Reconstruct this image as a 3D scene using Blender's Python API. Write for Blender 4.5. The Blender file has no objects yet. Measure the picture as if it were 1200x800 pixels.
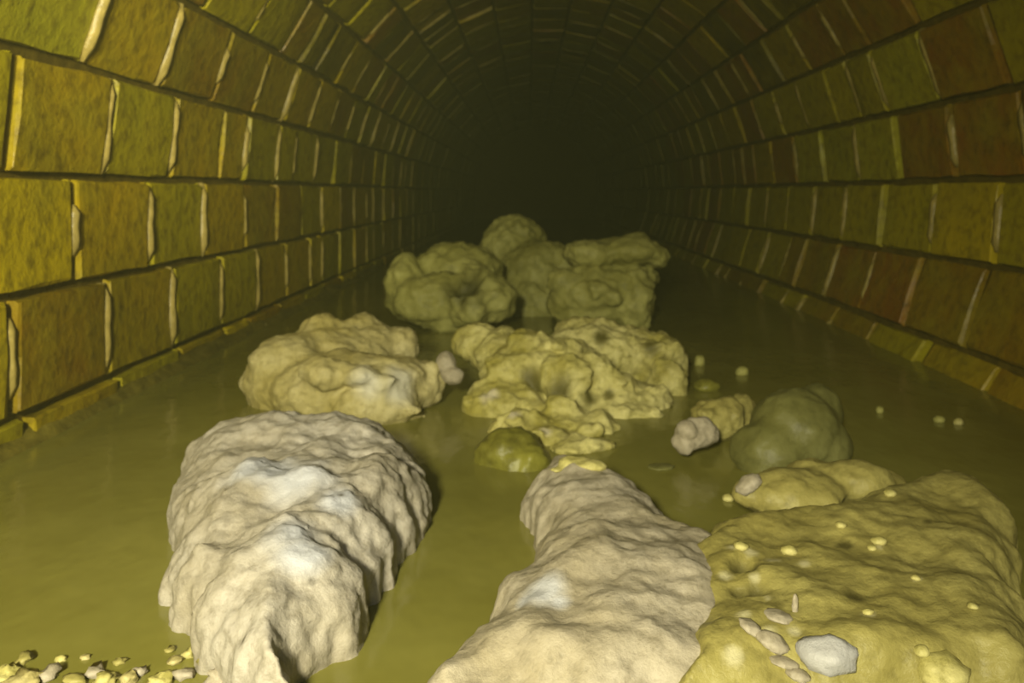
import bpy, bmesh, math, random
import numpy as np
from mathutils import Vector, Matrix, noise
from mathutils.bvhtree import BVHTree

S = bpy.context.scene
COL = S.collection
random.seed(7)

# ------------------------------------------------------------------ camera
F = 950.0                      # focal length in pixels of a 1200x800 frame
VX, VY, EYE = 620.0, 225.0, 0.5   # vanishing point of the tunnel, eye height above the water
cam_d = bpy.data.cameras.new('camera')
cam = bpy.data.objects.new('camera', cam_d)
COL.objects.link(cam)
cam.location = (0, 0, EYE)
cam.rotation_euler = (math.pi / 2, 0, 0)
cam_d.sensor_width = 36.0
cam_d.lens = F / 1200 * 36
cam_d.shift_x = (600 - VX) / 1200
cam_d.shift_y = -(400 - VY) / 1200
cam_d.clip_start = 0.02
cam_d.dof.use_dof = True            # the picture is slightly out of focus throughout
cam_d.dof.focus_distance = 0.62
cam_d.dof.aperture_fstop = 10.0
S.camera = cam

# ------------------------------------------------------------------ world, lamps, exposure
w = bpy.data.worlds.new('world')
S.world = w
w.use_nodes = True
w.node_tree.nodes['Background'].inputs[0].default_value = (0.0, 0.0, 0.0, 1)
w.node_tree.nodes['Background'].inputs[1].default_value = 0.0

def lamp(name, kind, loc, power, color, radius, aim=None, angle=60, blend=1.0):
    d = bpy.data.lights.new(name, kind)
    d.energy = power
    d.color = color
    d.shadow_soft_size = radius
    o = bpy.data.objects.new(name, d)
    COL.objects.link(o)
    o.location = loc
    if kind == 'SPOT':
        d.spot_size = math.radians(angle)
        d.spot_blend = blend
        o.rotation_euler = (Vector(aim) - Vector(loc)).to_track_quat('-Z', 'Y').to_euler()
    return o

# a worker's lamp held beside the camera, and the narrow cool beam of a head torch
lamp('work_lamp', 'SPOT', (-0.30, -0.75, 0.90), 440, (1.0, 0.93, 0.64), 0.10,
     aim=(-0.68, 2.2, -0.12), angle=96, blend=1.0)
lamp('head_torch', 'SPOT', (-0.05, -0.35, 0.80), 15, (0.66, 0.74, 1.0), 0.03,
     aim=(-0.36, 1.15, 0.08), angle=22)

# added fill spot without a seen source, brightens the far left wall
lamp('wall_fill', 'SPOT', (-0.10, -0.50, 0.80), 330, (1.0, 0.90, 0.58), 0.05,
     aim=(-1.0, 4.0, 0.80), angle=30)

S.view_settings.view_transform = 'Standard'
S.view_settings.look = 'None'
S.view_settings.gamma = 1.0
S.view_settings.use_curve_mapping = False
S.view_settings.exposure = 0.0

# ------------------------------------------------------------------ helpers
def ray(px, py):
    return Vector(((px - VX) / F, 1.0, -(py - VY) / F))

def at(px, py, y):
    return Vector((0, 0, EYE)) + ray(px, py) * y

def on_water(px, py, z=0.0):
    r = ray(px, py)
    return Vector((0, 0, EYE)) + r * ((z - EYE) / r.z)

def tag(o, label=None, cat=None, group=None, kind=None):
    if label: o['label'] = label
    if cat: o['category'] = cat
    if group: o['group'] = group
    if kind: o['kind'] = kind
    return o

def link(name, me, mat=None, parent=None):
    o = bpy.data.objects.new(name, me)
    COL.objects.link(o)
    if mat and not me.materials:
        me.materials.append(mat)
    if parent: o.parent = parent
    return o

class N:
    """small node-tree writer"""
    def __init__(self, name):
        self.m = bpy.data.materials.new(name)
        self.m.use_nodes = True
        self.t = self.m.node_tree
        self.b = self.t.nodes['Principled BSDF']
        self.out = self.t.nodes['Material Output']
    def n(self, kind, **kw):
        x = self.t.nodes.new(kind)
        for k, v in kw.items():
            if k.startswith('i_'):
                x.inputs[int(k[2:])].default_value = v
            else:
                setattr(x, k, v)
        return x
    def l(self, a, b):
        self.t.links.new(a, b)
    def noise(self, vec, scale, detail=4, rough=0.6):
        x = self.n('ShaderNodeTexNoise')
        x.inputs['Scale'].default_value = scale
        x.inputs['Detail'].default_value = detail
        x.inputs['Roughness'].default_value = rough
        self.l(vec, x.inputs['Vector'])
        return x.outputs['Fac']
    def ramp(self, fac, stops):
        x = self.n('ShaderNodeValToRGB')
        e = x.color_ramp.elements
        while len(e) < len(stops): e.new(0.5)
        for k, (p, c) in enumerate(stops):
            e[k].position = p
            e[k].color = (*c, 1) if len(c) == 3 else c
        self.l(fac, x.inputs[0])
        return x.outputs[0]
    def mix(self, fac, a, b, mode='MIX'):
        x = self.n('ShaderNodeMix', data_type='RGBA', blend_type=mode)
        for s, v in ((x.inputs[0], fac), (x.inputs[6], a), (x.inputs[7], b)):
            if isinstance(v, (int, float)): s.default_value = v
            elif isinstance(v, tuple): s.default_value = (*v, 1)
            else: self.l(v, s)
        return x.outputs[2]
    def bump(self, h, strength, dist):
        x = self.n('ShaderNodeBump')
        x.inputs['Strength'].default_value = strength
        x.inputs['Distance'].default_value = dist
        self.l(h, x.inputs['Height'])
        self.l(x.outputs[0], self.b.inputs['Normal'])

# ------------------------------------------------------------------ materials
def brick_material():
    q = N('wet_glazed_brick')
    info = q.n('ShaderNodeObjectInfo')
    geo = q.n('ShaderNodeNewGeometry')
    pos = geo.outputs['Position']
    a = q.noise(pos, 7, 5, .65)
    g = q.noise(pos, 3.2, 3, .6)
    b = q.noise(pos, 30, 4, .6)
    c = q.mix(q.ramp(a, [(.35, (0, 0, 0)), (.70, (.75, .75, .75))]), info.outputs['Color'], (.36, .29, .010))
    c = q.mix(q.ramp(g, [(.46, (0, 0, 0)), (.66, (.35, .35, .35))]), c, (.24, .24, .016))
    c = q.mix(q.ramp(b, [(.48, (0, 0, 0)), (.72, (.65, .65, .65))]), c, (.10, .062, .006))
    q.l(c, q.b.inputs['Base Color'])
    q.l(q.ramp(a, [(.3, (.30, .30, .30)), (.7, (.62, .62, .62))]), q.b.inputs['Roughness'])
    q.b.inputs['Specular IOR Level'].default_value = .35
    q.bump(q.mix(.35, a, b), .55, .02)
    return q.m

def plain(name, col, rough=.6, scale=20, var=.35, bump=.4, spec=.3, dist=.01):
    q = N(name)
    geo = q.n('ShaderNodeNewGeometry')
    a = q.noise(geo.outputs['Position'], scale, 5)
    dark = tuple(x * (1 - var) for x in col)
    lite = tuple(min(1, x * (1 + var)) for x in col)
    q.l(q.ramp(a, [(.3, dark), (.7, lite)]), q.b.inputs['Base Color'])
    q.b.inputs['Roughness'].default_value = rough
    q.b.inputs['Specular IOR Level'].default_value = spec
    q.bump(a, bump, dist)
    return q.m

def fat_material(name, pale, dull, rough=.55, scale=6.0, fine=60.0, smear_glare=(.42, .42, .45)):
    """crumbly congealed fat: pale and dull patches, pale smears, painted torch glare and darker pits kept as vertex marks"""
    q = N(name)
    tc = q.n('ShaderNodeTexCoord')
    v = tc.outputs['Object']
    a = q.noise(v, scale, 6, .62)
    b = q.noise(v, fine, 5, .7)
    c = q.ramp(a, [(.36, dull), (.62, pale)])
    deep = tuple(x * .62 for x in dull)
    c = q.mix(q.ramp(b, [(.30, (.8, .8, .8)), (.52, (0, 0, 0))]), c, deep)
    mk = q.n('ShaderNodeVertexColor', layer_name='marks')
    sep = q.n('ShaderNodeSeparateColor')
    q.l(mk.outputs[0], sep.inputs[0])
    c = q.mix(sep.outputs[0], c, smear_glare)
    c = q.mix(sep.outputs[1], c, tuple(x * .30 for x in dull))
    q.l(c, q.b.inputs['Base Color'])
    q.b.inputs['Roughness'].default_value = rough
    q.b.inputs['Specular IOR Level'].default_value = .3
    q.bump(q.mix(.4, b, q.noise(v, fine * .35, 3)), .5, .010)
    return q.m

M = {}
M['brick'] = brick_material()
M['mortar'] = plain('dark_wet_mortar', (.135, .095, .010), .6, 24)
M['lime'] = plain('pale_lime_mortar', (.40, .31, .085), .38, 30, .3, .5, .5)
M['bed'] = plain('dark_silt', (.05, .042, .012), .7, 8)
M['silt'] = plain('pale_silt', (.17, .14, .022), .55, 22, .4, .6)
M['white_fat'] = fat_material('white_fat', (.385, .35, .30), (.31, .27, .20))
M['cream_fat'] = fat_material('cream_fat', (.385, .34, .27), (.31, .265, .18))
M['tan_fat'] = fat_material('tan_fat', (.48, .42, .21), (.36, .30, .10), .55, 6.0, 60.0, (.52, .49, .38))
M['yellow_fat'] = fat_material('yellow_fat', (.56, .51, .22), (.32, .28, .06), .55, 6.0, 60.0, (.58, .52, .36))
M['olive_fat'] = fat_material('olive_fat', (.34, .30, .10), (.25, .215, .06), .5, 5.0, 45.0, (.47, .43, .25))
M['green_fat'] = fat_material('green_fat', (.165, .16, .052), (.115, .11, .028), .5, 4.0, 25.0)
M['far_fat'] = fat_material('far_fat', (.40, .38, .12), (.25, .235, .055), .6, 5.0, 22.0)
M['sunk_fat'] = fat_material('sunk_fat', (.20, .19, .03), (.11, .10, .015), .4, 9.0, 30.0)

def water_material():
    q = N('murky_water')
    geo = q.n('ShaderNodeNewGeometry')
    p = geo.outputs['Position']
    a = q.noise(p, 2.2, 4)
    q.l(q.ramp(a, [(.3, (.155, .143, .024)), (.7, (.225, .210, .050))]), q.b.inputs['Base Color'])
    q.b.inputs['Roughness'].default_value = .16
    q.b.inputs['IOR'].default_value = 1.33
    mp = q.n('ShaderNodeMapping')
    mp.inputs['Scale'].default_value = (1, .6, 1)
    q.l(p, mp.inputs[0])
    q.bump(q.noise(mp.outputs[0], 9, 3), .16, .03)
    return q.m
M['water'] = water_material()

# ------------------------------------------------------------------ tunnel shell
CX, CZ, R = 0.14, EYE + 0.035, 1.14      # centre and radius of the arch
LW = CX - R                              # the upright left side
NC = 15                                  # courses round the half circle
DA = math.pi / NC
CH = R * DA                              # course height
BL = 0.355                               # brick length
Y0, Y1, Y2 = 0.55, 6.9, 15.0
THICK = .12

def prof(k):
    """point and outward normal of the tunnel lining at course boundary k (0 = left springing)"""
    if k < 0:
        return Vector((LW, 0, CZ + k * CH)), Vector((-1, 0, 0))
    a = math.pi - k * DA
    n = Vector((math.cos(a), 0, math.sin(a)))
    return Vector((CX, 0, CZ)) + n * R, n

K_LO, K_HI = -3, NC + 4
SECT = {'wall_left': (K_LO, 2), 'ceiling': (2, NC - 2), 'wall_right': (NC - 2, K_HI)}
shell = {}
for name, (k0, k1) in SECT.items():
    bm = bmesh.new()
    rows = []
    steps = [k0 + i * .25 for i in range((k1 - k0) * 4 + 1)]
    for k in steps:
        p, n = prof(k)
        rows.append([bm.verts.new(p + n * d + Vector((0, y, 0))) for d in (.022, .022 + THICK) for y in (-2.2, 1, 4, 9, Y2)])
    m_ = 5
    for r0, r1 in zip(rows, rows[1:]):
        for j in range(m_ - 1):
            bm.faces.new((r0[j], r0[j + 1], r1[j + 1], r1[j]))
            bm.faces.new((r0[m_ + j], r1[m_ + j], r1[m_ + j + 1], r0[m_ + j + 1]))
        bm.faces.new((r0[0], r1[0], r1[m_], r0[m_]))
        bm.faces.new((r0[m_ - 1], r0[-1], r1[-1], r1[m_ - 1]))
    for r in (rows[0], rows[-1]):
        for j in range(m_ - 1):
            bm.faces.new((r[j], r[m_ + j], r[m_ + j + 1], r[j + 1]))
    bmesh.ops.recalc_face_normals(bm, faces=bm.faces)
    me = bpy.data.meshes.new(name); bm.to_mesh(me); bm.free()
    shell[name] = tag(link(name, me, M['mortar']), kind='structure')

def slab(name, lo, hi, mat):
    bm = bmesh.new()
    bmesh.ops.create_cube(bm, size=1)
    for v in bm.verts:
        v.co = Vector([lo[i] if v.co[i] < 0 else hi[i] for i in range(3)])
    me = bpy.data.meshes.new(name); bm.to_mesh(me); bm.free()
    return link(name, me, mat)

fl = tag(slab('floor', (LW - .1, -2.2, -.40), (CX + R + .1, Y2, -.30), M['bed']), kind='structure')
bw = tag(slab('wall_back', (LW - .2, Y2, -.4), (CX + R + .2, Y2 + .1, 1.9), M['mortar']), kind='structure')

# --- bricks -----------------------------------------------------------------
def brick_mesh(seed, L, H, D=.10):
    """one brick: face towards -X, length along Y, height along Z; uneven face with worn edges"""
    rnd = random.Random(seed)
    ys = [-L / 2, -L / 2 + .008, -L / 6, L / 6, L / 2 - .008, L / 2]
    zs = [-H / 2, -H / 2 + .008, 0, H / 2 - .008, H / 2]
    bm = bmesh.new()
    g = []
    for i, y in enumerate(ys):
        r = []
        for j, z in enumerate(zs):
            e = (i in (0, 5)) + (j in (0, 4))
            x = .006 * (e > 0) + .004 * (e > 1) + rnd.uniform(-.004, .004)
            jy = rnd.uniform(-.004, .004) if 0 < i < 5 else (rnd.uniform(0, .007) if i == 0 else -rnd.uniform(0, .007))
            jz = rnd.uniform(-.004, .004) if 0 < j < 4 else (rnd.uniform(0, .007) if j == 0 else -rnd.uniform(0, .007))
            r.append(bm.verts.new((x, y + jy, z + jz)))
        g.append(r)
    for i in range(5):
        for j in range(4):
            bm.faces.new((g[i][j], g[i][j + 1], g[i + 1][j + 1], g[i + 1][j]))
    rim = [g[i][0] for i in range(6)] + [g[5][j] for j in range(1, 5)] + [g[i][4] for i in range(4, -1, -1)] + [g[0][j] for j in range(3, 0, -1)]
    back = [bm.verts.new((D, v.co.y, v.co.z)) for v in rim]
    for a in range(len(rim)):
        b = (a + 1) % len(rim)
        bm.faces.new((rim[a], rim[b], back[b], back[a]))
    bm.faces.new(back)
    bmesh.ops.recalc_face_normals(bm, faces=bm.faces)
    me = bpy.data.meshes.new('brick')
    bm.to_mesh(me); bm.free()
    for p in me.polygons: p.use_smooth = True
    me.set_sharp_from_angle(angle=.42)
    me.materials.append(M['brick'])
    return me

GAPB, GAPH = .012, .022
BRICKS = [brick_mesh(s, BL - GAPH, CH - GAPB) for s in range(8)]
LONG = [brick_mesh(20 + s, 1.0, CH - GAPB) for s in range(4)]     # stretched for the odd length

def joint_mesh(seed, H):
    """a proud, ragged ridge of lime mortar standing in an upright joint"""
    rnd = random.Random(seed)
    bm = bmesh.new()
    n = 6
    prev = None
    for i in range(n + 1):
        z = -H / 2 + H * i / n
        wv = rnd.uniform(.011, .019) * (.45 if i in (0, n) else 1)
        x = rnd.uniform(-.008, -.004) + (.012 if i in (0, n) else 0)
        o = rnd.uniform(-.002, .002)
        ring = [bm.verts.new(c) for c in ((.022, o - wv, z), (x, o - wv * .5, z), (x, o + wv * .5, z), (.022, o + wv, z))]
        if prev:
            for a in range(4):
                b = (a + 1) % 4
                bm.faces.new((prev[a], prev[b], ring[b], ring[a]))
        else:
            bm.faces.new(ring)
        prev = ring
    bm.faces.new(prev)
    bmesh.ops.recalc_face_normals(bm, faces=bm.faces)
    me = bpy.data.meshes.new('mortar_joint')
    bm.to_mesh(me); bm.free()
    for p in me.polygons: p.use_smooth = True
    me.materials.append(M['lime'])
    return me
JOINTS = [joint_mesh(s, (CH - GAPB) * f) for s, f in ((1, 1.0), (2, .95), (3, .7), (4, .5), (5, .9))]

YEL = (.62, .47, .008); OCH = (.44, .30, .007); OLI = (.44, .37, .008); BRO = (.29, .165, .006)
RED = (.29, .105, .006); GRN = (.44, .41, .02); DRK = (.12, .085, .006)
# bricks whose own colour the photograph shows, by place on the lining: (wall, course, number along it)
MARK = {}
def seen(px, py, c): SEEN.append((px, py, c))
SEEN = []
for a in ((40, 10, GRN), (50, 130, OCH), (130, 40, OCH), (160, 150, OLI), (255, 160, OCH), (40, 270, YEL),
          (135, 265, OCH), (60, 400, BRO), (160, 380, OCH), (250, 270, OCH), (210, 45, BRO), (320, 110, OCH), (280, 80, BRO),
          (360, 180, OLI), (20, 440, OCH), (260, 350, OLI), (200, 380, OLI), (10, 140, YEL), (330, 270, BRO),
          (990, 40, RED), (1045, 30, RED), (1100, 15, OLI), (1050, 90, GRN), (985, 105, OLI), (1120, 75, RED), (1180, 60, OCH),
          (965, 180, GRN), (1030, 175, GRN), (1085, 160, RED), (1150, 160, RED), (1195, 150, BRO), (970, 245, OLI), (1015, 245, OLI), (1070, 245, OLI),
          (1135, 250, YEL), (1190, 250, OLI), (990, 310, RED), (945, 320, BRO), (1045, 320, RED), (1090, 330, BRO), (1150, 340, OCH),
          (1180, 350, BRO), (900, 310, OLI), (920, 350, OLI), (960, 360, BRO), (1010, 370, BRO), (1160, 440, OLI), (870, 270, OLI)):
    seen(*a)

def brick_colour(p, rnd, side):
    px = VX + p.x / p.y * F; py = VY - (p.z - EYE) / p.y * F
    best = min(SEEN, key=lambda s: (s[0] - px) ** 2 + (s[1] - py) ** 2)
    if (best[0] - px) ** 2 + (best[1] - py) ** 2 < 38 ** 2:
        c = best[2]
    else:
        c = rnd.choice({'wall_left': (YEL, OCH, OCH, OLI, OLI, BRO), 'ceiling': (OCH, BRO, RED, OLI, DRK),
                        'wall_right': (OLI, OCH, BRO, RED, OCH)}[side])
    v = rnd.uniform(.85, 1.15)
    return (c[0] * v, c[1] * v, c[2] * v, 1)

PHASE = {-3: 1.62, -2: 1.57, -1: 1.79, 0: 1.55, 1: 1.78, 2: 1.52, 3: 1.70,
         NC - 4: 2.30, NC - 3: 2.45, NC - 2: 2.11, NC - 1: 2.08, NC: 2.20, NC + 1: 2.21, NC + 2: 2.03}
far_geo = {n: ([], []) for n in SECT}
rb = random.Random(11)
for name, (k0, k1) in SECT.items():
    for k in range(k0, k1):
        pa, na = prof(k); pb, nb = prof(k + 1)
        if max(pa.z, pb.z) < -.02:
            continue                                    # wholly under the water
        c = (pa + pb) / 2; n = (na + nb).normalized()
        up = (pb - pa).normalized()
        X = n; Yv = Vector((0, 1, 0)); Zv = X.cross(Yv)
        rot = Matrix((X, Yv, Zv)).transposed()
        h = (pb - pa).length
        y = PHASE.get(k, 1.5 + rb.uniform(0, BL))
        while y > Y0 + BL: y -= BL
        while y < Y2 - BL:
            L = BL * rb.choice((1, 1, 1, 1, .62, 1.0))
            if y < 2.6: L = BL
            pos = c + Vector((0, y + L / 2, 0)) + n * rb.uniform(-.006, .006)
            M4 = Matrix.Translation(pos) @ (rot @ Matrix.Rotation(rb.uniform(-.012, .012), 3, 'Z') @ Matrix.Rotation(rb.uniform(-.012, .012), 3, 'X')).to_4x4()
            M4 = M4 @ Matrix.Diagonal((1, (L - GAPH) / (BL - GAPH), (h - GAPB) / (CH - GAPB), 1))
            if y < Y1:
                o = link('brick', rb.choice(BRICKS), None, shell[name])
                o.matrix_world = M4
                o.color = brick_colour(pos, rb, name)
                if rb.random() < {'wall_left': .8, 'wall_right': .55, 'ceiling': .3}[name] and pos.z > -.05:
                    j = link('mortar_joint', rb.choice(JOINTS), None, shell[name])
                    j.matrix_world = Matrix.Translation(c + Vector((0, y, 0))) @ rot.to_4x4()
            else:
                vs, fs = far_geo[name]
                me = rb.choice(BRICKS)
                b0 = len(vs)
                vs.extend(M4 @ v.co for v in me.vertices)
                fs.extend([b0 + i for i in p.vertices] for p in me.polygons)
            y += L
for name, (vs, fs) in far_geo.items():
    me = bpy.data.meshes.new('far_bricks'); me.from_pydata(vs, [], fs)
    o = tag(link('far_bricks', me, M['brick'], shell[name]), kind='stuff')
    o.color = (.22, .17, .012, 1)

# ------------------------------------------------------------------ water
bm = bmesh.new()
bmesh.ops.create_grid(bm, x_segments=2, y_segments=2, size=1)
for v in bm.verts:
    v.co = Vector((LW - .005 if v.co.x < -.5 else (1.155 if v.co.x > .5 else .15), -2.2 if v.co.y < -.5 else (Y2 if v.co.y > .5 else 3), 0))
me = bpy.data.meshes.new('water'); bm.to_mesh(me); bm.free()
tag(link('water', me, M['water']), 'murky olive sewer water filling the channel between the brick walls', 'water', kind='stuff')

# ------------------------------------------------------------------ silt ledge along the left wall
bm = bmesh.new()
prev = None
for i in range(90):
    y = .9 + 4.6 * i / 89
    wv = .02 + .02 * noise.noise(Vector((y * 4, 0, 3)))
    hv = .014 + .012 * noise.noise(Vector((y * 6, 5, 3)))
    ring = [bm.verts.new((LW + dx, y, z)) for dx, z in ((-.01, -.05), (-.01, hv + .02), (wv * .5, hv + .008 * noise.noise(Vector((y * 20, 1, 1)))), (wv, .008), (wv + .03, -.03))]
    if prev:
        for a in range(5):
            b = (a + 1) % 5
            bm.faces.new((prev[a], prev[b], ring[b], ring[a]))
    else:
        bm.faces.new(ring)
    prev = ring
bm.faces.new(prev)
bmesh.ops.recalc_face_normals(bm, faces=bm.faces)
me = bpy.data.meshes.new('silt_ledge'); bm.to_mesh(me); bm.free()
for p in me.polygons: p.use_smooth = True
tag(link('silt_ledge', me, M['silt']), 'narrow ledge of pale silt along the foot of the left brick wall', 'ledge')

# ------------------------------------------------------------------ lumps of fat
def tex(name, kind, size, **kw):
    t = bpy.data.textures.new(name, kind)
    t.noise_scale = size
    for k, v in kw.items(): setattr(t, k, v)
    return t
T_BIG = tex('lumps_big', 'CLOUDS', .16, noise_depth=2)
T_MID = tex('lumps_mid', 'CLOUDS', .055, noise_depth=3)
T_FIN = tex('lumps_fine', 'CLOUDS', .018, noise_depth=2)
T_VOR = tex('lumps_cell', 'VORONOI', .045)

def chunk(name, blobs, mat, voxel=.006, amp=(.03, .02, .008), cell=0.0, smooth=6, white=(), dark=(), dents=(),
          outline=(), hm=.06, top=.10, knobs=0, seed=1, edge=.08, ragged=.016, relief=.3):
    """blobs: (px, py, distance, half width px, half height px[, half depth in metres]) grown together into one rough lump"""
    bm = bmesh.new()
    cs = []
    rnd = random.Random(seed)
    if outline:                                # a slab: its plan, from under the water up to its top
        y0, y1 = min(q[1] for q in outline), max(q[1] for q in outline)
        plan = []
        for px, py in outline:                 # the rim shows at the back, the waterline in front
            t = (py - y0) / (y1 - y0)
            plan.append(on_water(px, py, hm * 1.2 * (1 - t) + .012 * t))
        P = np.array([(p.x, p.y) for p in plan]); Q = np.roll(P, -1, axis=0)
        st = voxel * 1.6
        gx = np.arange(P[:, 0].min() - .06, P[:, 0].max() + .06, st)
        gy = np.arange(P[:, 1].min() - .06, P[:, 1].max() + .06, st)
        GX, GY = np.meshgrid(gx, gy, indexing='ij')
        D = np.full(GX.shape, 9.0); IN = np.zeros(GX.shape, bool)
        for (ax, ay), (bx, by) in zip(P, Q):
            ex, ey = bx - ax, by - ay
            t = np.clip(((GX - ax) * ex + (GY - ay) * ey) / (ex * ex + ey * ey), 0, 1)
            D = np.minimum(D, np.hypot(GX - ax - t * ex, GY - ay - t * ey))
            if ey:
                IN ^= ((ay > GY) != (by > GY)) & (GX < ex * (GY - ay) / ey + ax)
        D = np.where(IN, D, -D)
        top_v, bot_v = {}, {}
        for i in range(len(gx)):
            for j in range(len(gy)):
                v = Vector((gx[i], gy[j], seed))
                d = D[i, j] + ragged * noise.noise(v * 16) + ragged * .5 * noise.noise(v * 45)
                if d <= 0: continue
                k = 1 - min(d / edge, 1)
                h = top * (1 - k * k) ** .5 * (1 + relief * noise.noise(v * 7) + relief * .6 * noise.noise(v * 17))
                top_v[i, j] = bm.verts.new((gx[i], gy[j], h))
                bot_v[i, j] = bm.verts.new((gx[i], gy[j], -.06))
        cells = {(i, j) for (i, j) in top_v if (i + 1, j) in top_v and (i, j + 1) in top_v and (i + 1, j + 1) in top_v}
        for i, j in cells:
            c4 = ((i, j), (i + 1, j), (i + 1, j + 1), (i, j + 1))
            bm.faces.new([top_v[c] for c in c4])
            bm.faces.new([bot_v[c] for c in c4[::-1]])
            for a, b, nb in ((c4[0], c4[1], (i, j - 1)), (c4[1], c4[2], (i + 1, j)), (c4[2], c4[3], (i, j + 1)), (c4[3], c4[0], (i - 1, j))):
                if nb not in cells:
                    bm.faces.new((bot_v[a], bot_v[b], top_v[b], top_v[a]))
        cs += plan
    more = []
    for b in blobs:                            # small knobs growing on each big lump
        for _ in range(knobs):
            v = Vector((rnd.gauss(0, 1), rnd.gauss(0, 1), rnd.gauss(0, 1))).normalized()
            k = rnd.uniform(.22, .42)
            more.append((b[0] + v.x * b[3] * .85, b[1] - v.z * b[4] * .85, b[2] + v.y * b[3] / F * b[2] * .8, b[3] * k, min(b[3], b[4]) * k * 1.2))
    for b in list(blobs) + more:
        px, py, y, rx, ry = b[:5]
        c = at(px, py, y)
        sx, sz = rx / F * y, ry / F * y
        sy = b[5] if len(b) > 5 else (sx + sz) / 2
        cs.append(c)
        bmesh.ops.create_icosphere(bm, subdivisions=3, radius=1,
                                   matrix=Matrix.Translation(c) @ Matrix.Diagonal((sx, sy, sz, 1)))
    base = sum(cs, Vector()) / len(cs)
    base.z = 0
    bmesh.ops.translate(bm, vec=-base, verts=bm.verts)
    me = bpy.data.meshes.new('tmp'); bm.to_mesh(me); bm.free()
    o = bpy.data.objects.new('tmp', me); COL.objects.link(o)
    o.location = base
    r = o.modifiers.new('r', 'REMESH'); r.mode = 'VOXEL'; r.voxel_size = voxel
    s = o.modifiers.new('s', 'SMOOTH'); s.factor = .5; s.iterations = smooth
    def disp(t, a, mid=.5):
        if not a: return
        d = o.modifiers.new('d', 'DISPLACE'); d.texture = t; d.strength = a; d.mid_level = mid
        d.texture_coords = 'GLOBAL'; d.direction = 'NORMAL'
    disp(T_BIG, amp[0]); disp(T_MID, amp[1])
    if cell: disp(T_VOR, -cell, .35)
    disp(T_FIN, amp[2])
    dg = bpy.context.evaluated_depsgraph_get()
    out = bpy.data.meshes.new_from_object(o.evaluated_get(dg))
    out.name = name
    bpy.data.objects.remove(o); bpy.data.meshes.remove(me)
    nv = len(out.vertices)
    co = np.empty(nv * 3); out.vertices.foreach_get('co', co); co = co.reshape(-1, 3)
    # drop the hidden part deep under the water
    bvh = BVHTree.FromPolygons([Vector(c) for c in co], [p.vertices[:] for p in out.polygons])
    marks = np.zeros((nv, 4)); marks[:, 3] = 1
    eye = Vector((0, 0, EYE)) - base
    def hits(lst):
        for (px, py, rad) in lst:
            h = bvh.ray_cast(eye, ray(px, py).normalized())
            if h[0] is not None:
                yield np.array(h[0]), rad, np.array(h[1])
    wob = np.array([noise.noise(Vector(c) * 22) for c in co]) if (white or dark or dents) else None
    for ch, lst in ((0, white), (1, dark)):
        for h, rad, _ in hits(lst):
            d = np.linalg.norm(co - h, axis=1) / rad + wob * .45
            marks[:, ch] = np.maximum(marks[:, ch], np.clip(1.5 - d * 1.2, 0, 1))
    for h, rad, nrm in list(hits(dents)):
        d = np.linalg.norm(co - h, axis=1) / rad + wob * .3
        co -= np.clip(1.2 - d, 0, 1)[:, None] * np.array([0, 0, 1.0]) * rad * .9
    out.vertices.foreach_set('co', co.ravel())
    ca = out.color_attributes.new('marks', 'FLOAT_COLOR', 'POINT')
    ca.data.foreach_set('color', marks.ravel())
    for p in out.polygons: p.use_smooth = True
    out.materials.clear()
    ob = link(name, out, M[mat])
    ob.location = base
    ob['bvh'] = 0
    del ob['bvh']
    TREES[ob.name] = (base, [Vector(c) + base for c in co], [p.vertices[:] for p in out.polygons])
    return ob
TREES = {}

def under(root, o, part, label=None):
    """make a lump a part of a bigger mass"""
    TREES[part] = TREES.pop(o.name)
    o.name = part
    base = o.location.copy()
    o.parent = root
    o.location = base - root.location
    for k in ('label', 'category'):
        if k in o: del o[k]
    if label: o['label'] = label
    return o

left_front = tag(chunk('fat_chunk', [
    (330, 540, 1.28, 60, 28), (430, 540, 1.30, 40, 26), (260, 590, 1.10, 40, 40)],
    'white_fat', .005, (.020, .018, .009), .006, smooth=6, hm=.09, top=.115, knobs=2, seed=3, edge=.11, relief=.24,
    outline=[(236, 484), (300, 474), (350, 480), (400, 482), (460, 476), (496, 492), (502, 545), (494, 578), (468, 610), (460, 635), (430, 655), (432, 690),
             (425, 735), (395, 745), (365, 765), (345, 800), (340, 840), (285, 840), (270, 790), (245, 765), (228, 735), (212, 710), (200, 680), (186, 655),
             (190, 620), (196, 580), (200, 535), (212, 500)],
    white=[(322, 548, .060), (290, 550, .03), (350, 560, .05), (345, 620, .035), (355, 650, .03), (400, 585, .03)],  # torch hot spots painted into the fat as white marks
    dark=[(365, 682, .006), (285, 750, .005), (400, 580, .004)]),
    'large white crumbly fat lump in the water at front left, brightest of all', 'fat lump')
left_back = tag(chunk('fat_chunk', [
    (340, 445, 1.95, 52, 54), (390, 425, 2.05, 70, 46), (425, 404, 2.10, 45, 30), (470, 405, 2.12, 23, 25),
    (400, 455, 1.88, 85, 42), (470, 455, 1.88, 40, 36), (440, 475, 1.80, 58, 30), (500, 452, 1.9, 20, 28), (440, 440, 1.84, 60, 26)],
    'tan_fat', .007, (.026, .020, .011), .007, smooth=6, knobs=3, seed=5, white=[(470, 450, .05), (430, 450, .04)]),
    'rounded cream fat lump with a tan crown, directly behind the large white lump', 'fat lump')
nodule = tag(chunk('fat_nodule', [(524, 425, 1.90, 13, 14), (531, 440, 1.88, 15, 12)], 'cream_fat', .004, (.01, .012, .006), .005),
    'small pale knob of fat bridging the left lump and the middle lump', 'fat lump')
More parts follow.
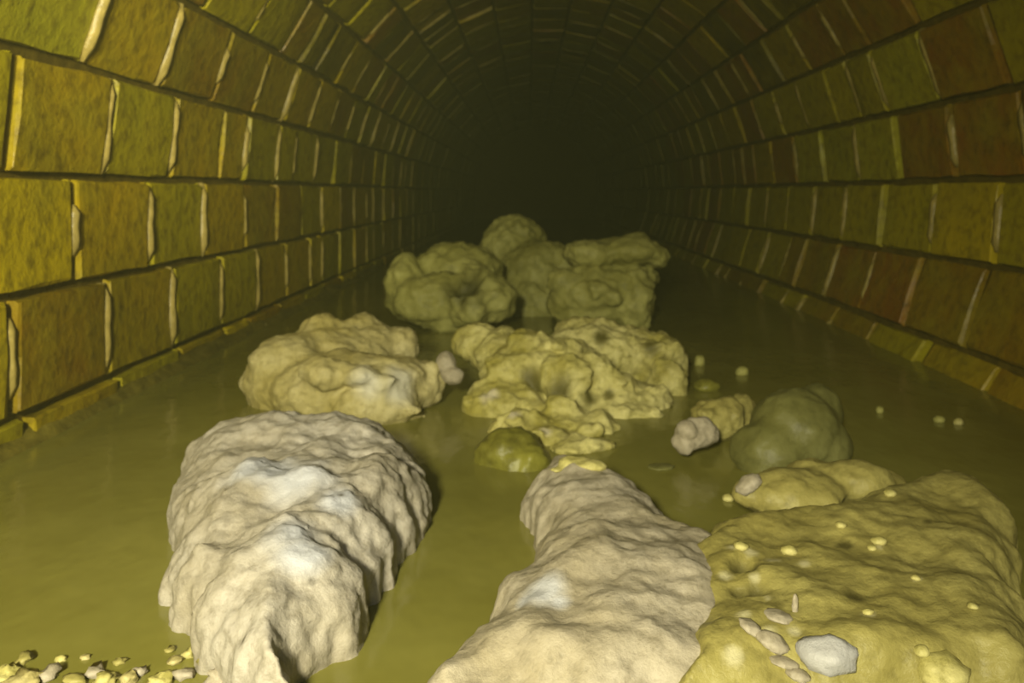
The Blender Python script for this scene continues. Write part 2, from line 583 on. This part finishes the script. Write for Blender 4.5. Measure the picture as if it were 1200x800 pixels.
middle = tag(chunk('fat_chunk', [
    (560, 402, 2.15, 30, 24), (600, 414, 2.1, 48, 31), (640, 440, 1.98, 76, 44), (590, 462, 1.90, 40, 24),
    (705, 414, 2.2, 72, 38), (772, 422, 2.15, 34, 36), (782, 455, 2.05, 26, 40), (720, 472, 1.92, 72, 28),
    (600, 478, 1.86, 52, 28), (660, 488, 1.82, 55, 28), (640, 505, 1.74, 45, 18), (690, 392, 2.25, 38, 22), (618, 398, 2.0, 26, 12), (655, 410, 1.95, 28, 12), (692, 428, 1.92, 28, 12), (722, 448, 1.89, 24, 13),
    (572, 478, 1.85, 32, 22), (620, 504, 1.71, 48, 22), (690, 503, 1.73, 42, 22), (735, 490, 1.84, 42, 22), (640, 516, 1.64, 45, 15), (690, 520, 1.60, 34, 11), (665, 526, 1.57, 26, 8)],
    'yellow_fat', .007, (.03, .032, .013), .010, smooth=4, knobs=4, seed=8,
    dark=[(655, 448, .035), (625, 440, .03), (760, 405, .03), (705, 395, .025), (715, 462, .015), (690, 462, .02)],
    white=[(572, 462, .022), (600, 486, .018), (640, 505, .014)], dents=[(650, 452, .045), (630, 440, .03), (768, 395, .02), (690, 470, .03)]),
    'yellowish ragged fat lump with a diagonal ridge, in the middle of the channel', 'fat lump')
sunk = tag(chunk('sunken_lump', [(595, 530, 1.52, 42, 32), (615, 542, 1.49, 34, 26)], 'sunk_fat', .006, (.02, .018, .008), .006),
    'half sunk green-brown lump below the left end of the ragged middle lump', 'fat lump')
far_left = tag(chunk('fat_chunk', [
    (476, 335, 3.05, 26, 40, .12), (535, 318, 3.15, 55, 34, .14), (515, 352, 2.95, 55, 34, .12), (560, 350, 2.9, 45, 35, .12)],
    'far_fat', .011, (.04, .035, .014), .010, smooth=6, knobs=3, seed=4, dents=[(545, 325, .07)], dark=[(545, 330, .09)]),
    'low dim fat lump at the left end of the far heap', 'fat lump')
far_dome = tag(chunk('fat_chunk', [
    (603, 296, 3.6, 40, 46, .15), (630, 325, 3.45, 50, 46, .15), (620, 360, 3.4, 70, 40, .15)],
    'far_fat', .011, (.04, .035, .015), .015, smooth=5, knobs=3, seed=6),
    'dim rounded fat dome, highest point at the centre of the far heap', 'fat lump')
far_block = tag(chunk('fat_chunk', [
    (692, 348, 3.0, 50, 40, .12), (742, 350, 3.0, 26, 42, .12), (715, 330, 3.05, 52, 24, .12)],
    'far_fat', .011, (.03, .035, .015), .015, smooth=4, knobs=4, seed=9),
    'dim squarish fat block with a flat overhanging cap, at the right of the far heap', 'fat lump')
far_cap = tag(chunk('fat_slab', [
    (695, 297, 3.06, 36, 18, .13), (735, 294, 3.06, 42, 18, .13), (770, 302, 3.06, 14, 13, .09)],
    'far_fat', .010, (.02, .025, .012), .010, smooth=4, knobs=2),
    'x', 'x')
under(far_block, far_cap, 'overhanging_cap')

mass = bpy.data.objects.new('fat_mass', None)
COL.objects.link(mass)
mass.location = on_water(850, 700)
tag(mass, 'broad fat mass filling the front right, cream at left and olive brown at right', 'fat mass')
right_front = tag(chunk('fat_lobe', [],
    'cream_fat', .005, (.016, .011, .006), .004, smooth=6, hm=.06, top=.085, seed=12, edge=.10, relief=.22,
    outline=[(612, 548), (638, 522), (700, 524), (742, 550), (772, 570), (790, 602), (826, 615), (880, 640), (900, 700), (890, 760), (890, 870), (455, 870), (496, 798), (530, 758),
             (570, 720), (590, 680), (618, 640), (625, 610)],
    white=[(640, 690, .026), (620, 700, .014), (655, 705, .014)], dark=[(615, 672, .004)]),  # white marks paint a lamp highlight onto the lobe
    'x', 'x')
under(mass, right_front, 'pale_lobe', 'cream lobe with a small highlight painted in white')
front_tip = tag(chunk('fat_flake', [(672, 540, 1.26, 22, 9), (690, 546, 1.24, 22, 8), (652, 550, 1.24, 12, 6)], 'yellow_fat', .004, (.012, .01, .005)),
    'small yellow flake lying on the far tip of the cream front slab', 'fat flake')
right_slab = tag(chunk('fat_chunk', [],
    'olive_fat', .005, (.014, .011, .006), .004, smooth=6, hm=.07, top=.088, seed=14, edge=.055, relief=.16,
    outline=[(820, 612), (870, 592), (960, 590), (1000, 566), (1050, 552), (1110, 545), (1166, 550), (1190, 580), (1200, 650), (1206, 720), (1225, 770), (1245, 870), (780, 870),
             (790, 760), (790, 700), (796, 645)],
    dark=[(868, 660, .012), (880, 662, .010), (864, 692, .010), (884, 690, .012), (1087, 611, .006), (990, 640, .010), (1000, 700, .012)],
    white=[(860, 640, .008), (880, 647, .008), (905, 656, .009), (926, 645, .009), (942, 660, .007), (884, 676, .006), (850, 676, .007), (872, 720, .008),
           (902, 738, .007), (860, 768, .008), (1030, 640, .005), (1018, 720, .006), (1075, 678, .005), (930, 740, .006), (900, 700, .005)],
    dents=[(872, 661, .016), (866, 692, .010), (886, 690, .012)]),
    'x', 'x')
under(mass, right_slab, 'olive_slab', 'wide olive-brown slab with pits')
ledge_slab = tag(chunk('fat_slab', [(930, 580, 1.18, 62, 27), (1000, 566, 1.22, 46, 28), (884, 578, 1.18, 30, 16), (960, 562, 1.24, 44, 24), (1035, 572, 1.24, 34, 24)],
    'olive_fat', .005, (.018, .014, .007), .004, smooth=8),
    'x', 'x')
under(mass, ledge_slab, 'rear_ledge', 'raised olive ledge along the back')
dome = tag(chunk('fat_chunk', [
    (930, 508, 1.52, 55, 54), (955, 488, 1.58, 32, 40), (900, 530, 1.48, 46, 40), (965, 528, 1.50, 36, 35)],
    'green_fat', .007, (.02, .014, .005), .004, smooth=8),
    'smooth greenish dome of fat behind the wide olive slab on the right', 'fat lump')
knob = tag(chunk('fat_chunk', [(840, 492, 1.66, 34, 25), (868, 486, 1.70, 18, 22)], 'olive_fat', .005, (.018, .02, .01), .008, knobs=4),
    'brownish fat lump between the middle lump and the smooth dome, small pale lump in front', 'fat lump')
pale = tag(chunk('fat_nodule', [(818, 508, 1.52, 27, 19), (802, 519, 1.50, 14, 11)], 'cream_fat', .004, (.016, .016, .008), .006, knobs=3),
    'small pinkish cream lump at the left foot of the smooth dome', 'fat lump')

# ------------------------------------------------------------------ small lumps and flakes
def land(px, py, holders=()):
    """where the line of sight meets one of the lumps, else the water"""
    best = None
    for h in holders:
        base, vs, fs = TREES[h.name]
        if len(TREES[h.name]) == 3 and h.name not in BV:
            BV[h.name] = BVHTree.FromPolygons(vs, fs)
        r = BV[h.name].ray_cast(Vector((0, 0, EYE)), ray(px, py).normalized())
        if r[0] is not None and (best is None or r[3] < best[1]):
            best = (r[0], r[3])
    return best[0] if best else on_water(px, py)
BV = {}
ORD = ('first', 'second', 'third', 'fourth', 'fifth', 'sixth', 'seventh', 'eighth', 'ninth', 'tenth', 'eleventh', 'twelfth', 'thirteenth',
       'fourteenth', 'fifteenth', 'sixteenth', 'seventeenth', 'eighteenth', 'nineteenth', 'twentieth')
def order(lst):
    return sorted(lst, key=lambda t: t[0])

def bit(name, px, py, rx, ry, mat, label, cat, holders=(), group=None, seed=0, rot=None, white=0.0, crag=.22):
    """one small rough piece, resting where it is seen"""
    p = land(px, py + ry * .4, holders)
    rnd = random.Random(seed * 13 + int(px) * 7 + int(py))
    sx, sz = rx / F * p.y, ry / F * p.y
    sy = sx * rnd.uniform(.7, 1.0)
    bm = bmesh.new()
    bmesh.ops.create_icosphere(bm, subdivisions=3 if rx > 12 else 2, radius=1)
    off = Vector((rnd.random() * 50, rnd.random() * 50, rnd.random() * 50))
    for v in bm.verts:
        k = 1 + crag * noise.noise(v.co * 1.3 + off) + crag * .6 * noise.noise(v.co * 3.4 + off)
        v.co = Vector((v.co.x * k * sx, v.co.y * k * sy, v.co.z * k * sz))
        if v.co.z < -.6 * sz: v.co.z = -.6 * sz
    me = bpy.data.meshes.new(name); bm.to_mesh(me); bm.free()
    for q in me.polygons: q.use_smooth = True
    ca = me.color_attributes.new('marks', 'FLOAT_COLOR', 'POINT')
    ca.data.foreach_set('color', [white, 0, 0, 1] * len(me.vertices))
    o = link(name, me, M[mat])
    o.location = p + Vector((0, 0, .45 * sz))
    o.rotation_euler = (0, rot if rot is not None else 0, rnd.uniform(-.5, .5))
    return tag(o, label, cat, group)

bit('fat_nodule', 970, 768, 32, 22, 'white_fat', 'round white knob of fat on top of the wide olive front slab', 'fat lump', (right_slab,), white=.8)
bit('fat_nodule', 1106, 787, 30, 19, 'yellow_fat', 'pale yellow knob of fat at the bottom edge near the front right corner', 'fat lump', (right_slab,))
bit('fat_nodule', 1080, 763, 9, 7, 'yellow_fat', 'tiny yellow crumb just above the pale yellow corner knob', 'crumb', (right_slab,))
for k, (px, py, rx, ry, rot) in enumerate(order(((880, 736, 16, 7, .5), (905, 752, 20, 9, .4), (912, 722, 16, 5, .2), (932, 710, 4, 15, 0), (918, 775, 16, 5, .2), (935, 790, 14, 6, .1)))):
    bit('fat_flake', px, py, rx, ry, 'cream_fat', ORD[k] + ' thin pale flake from the left in the scatter beside the round white knob', 'fat flake', (right_slab,), 'pale flakes beside the round white knob', k, rot)
for k, (px, py, r) in enumerate(order(((1017, 717, 7), (1073, 677, 6), (1140, 710, 7), (868, 640, 9), (925, 645, 10), (1030, 634, 9), (1043, 578, 8), (985, 615, 7), (1022, 642, 6)))):
    bit('fat_flake', px, py, r, r * .55, 'yellow_fat', ORD[k] + ' small pale speck from the left on the olive slabs at front right', 'crumb', (right_slab, ledge_slab), 'pale specks on the olive slab', k)
bit('fat_flake', 878, 567, 17, 8, 'cream_fat', 'pale curled flake on the near left end of the wedged olive slab', 'fat flake', (ledge_slab,), rot=-.5)
bit('fat_flake', 853, 584, 7, 5, 'yellow_fat', 'tiny pale crumb on dark water below the curled flake', 'crumb')
bit('fat_flake', 775, 547, 16, 2.5, 'green_fat', 'thin floating sliver above the dark pool between front slabs', 'fat flake')
bit('fat_nodule', 870, 436, 8, 7, 'far_fat', 'round grey-green floating crumb right of the ragged middle lump', 'crumb')
bit('fat_nodule', 820, 424, 7, 9, 'far_fat', 'upright crumb touching the right side of the ragged middle lump', 'crumb')
bit('fat_nodule', 828, 453, 15, 9, 'sunk_fat', 'dark brown floating crumb between middle lump and brownish lump', 'crumb')
bit('fat_nodule', 370, 341, 7, 9, 'far_fat', 'lone pale floating crumb near the left wall above the tan-crowned lump', 'crumb')
bit('fat_flake', 301, 381, 11, 4, 'yellow_fat', 'bright flat crumb at the water edge left of the tan-crowned lump', 'crumb')
bit('fat_flake', 282, 384, 7, 4, 'far_fat', 'dull crumb just left of the bright flat crumb', 'crumb')
bit('fat_nodule', 1031, 481, 5, 5, 'far_fat', 'lone floating crumb on dark water right of the smooth dome', 'crumb')
bit('fat_nodule', 1101, 492, 7, 5, 'far_fat', 'left crumb of the pair floating near the right brick wall', 'crumb')
bit('fat_nodule', 1123, 495, 6, 5, 'yellow_fat', 'right crumb of the pair floating near the right brick wall', 'crumb')
for k, (px, py, rx, ry) in enumerate(order(((8, 792, 14, 9), (30, 797, 18, 8), (28, 772, 10, 6), (58, 790, 12, 7), (85, 797, 12, 7), (112, 788, 12, 8), (122, 798, 14, 6),
        (150, 795, 10, 8), (163, 787, 9, 7), (185, 798, 14, 7), (199, 761, 6, 3), (222, 766, 8, 7), (216, 790, 12, 8), (240, 780, 12, 9),
        (255, 795, 14, 9), (242, 745, 8, 7), (140, 775, 7, 4), (72, 772, 6, 4), (100, 770, 6, 3), (205, 775, 8, 5)))):
    bit('fat_crumb', px, py, rx, ry, ('yellow_fat', 'olive_fat', 'tan_fat', 'cream_fat')[k % 4], ORD[k] + ' small crumb from the left in the scum along the bottom left edge', 'crumb', (), 'floating crumbs at the bottom left', k, crag=.8)

# ------------------------------------------------------------------ damp haze in the tunnel
hz = slab('haze', (-1.6, -2.6, -.7), (1.9, Y2 + .6, 2.4), None)
q = N('damp_haze')
q.t.nodes.remove(q.b)
vol = q.n('ShaderNodeVolumeScatter')
vol.inputs['Color'].default_value = (.86, .92, .44, 1)
vol.inputs['Density'].default_value = .020
vol.inputs['Anisotropy'].default_value = .2
ab = q.n('ShaderNodeVolumeAbsorption')
ab.inputs['Color'].default_value = (.30, .34, .22, 1)
ab.inputs['Density'].default_value = .10
add = q.n('ShaderNodeAddShader')
q.l(vol.outputs[0], add.inputs[0]); q.l(ab.outputs[0], add.inputs[1])
q.l(add.outputs[0], q.out.inputs['Volume'])
hz.data.materials.append(q.m)
tag(hz, 'thin damp haze filling the tunnel and dimming its far end', 'haze', kind='stuff')
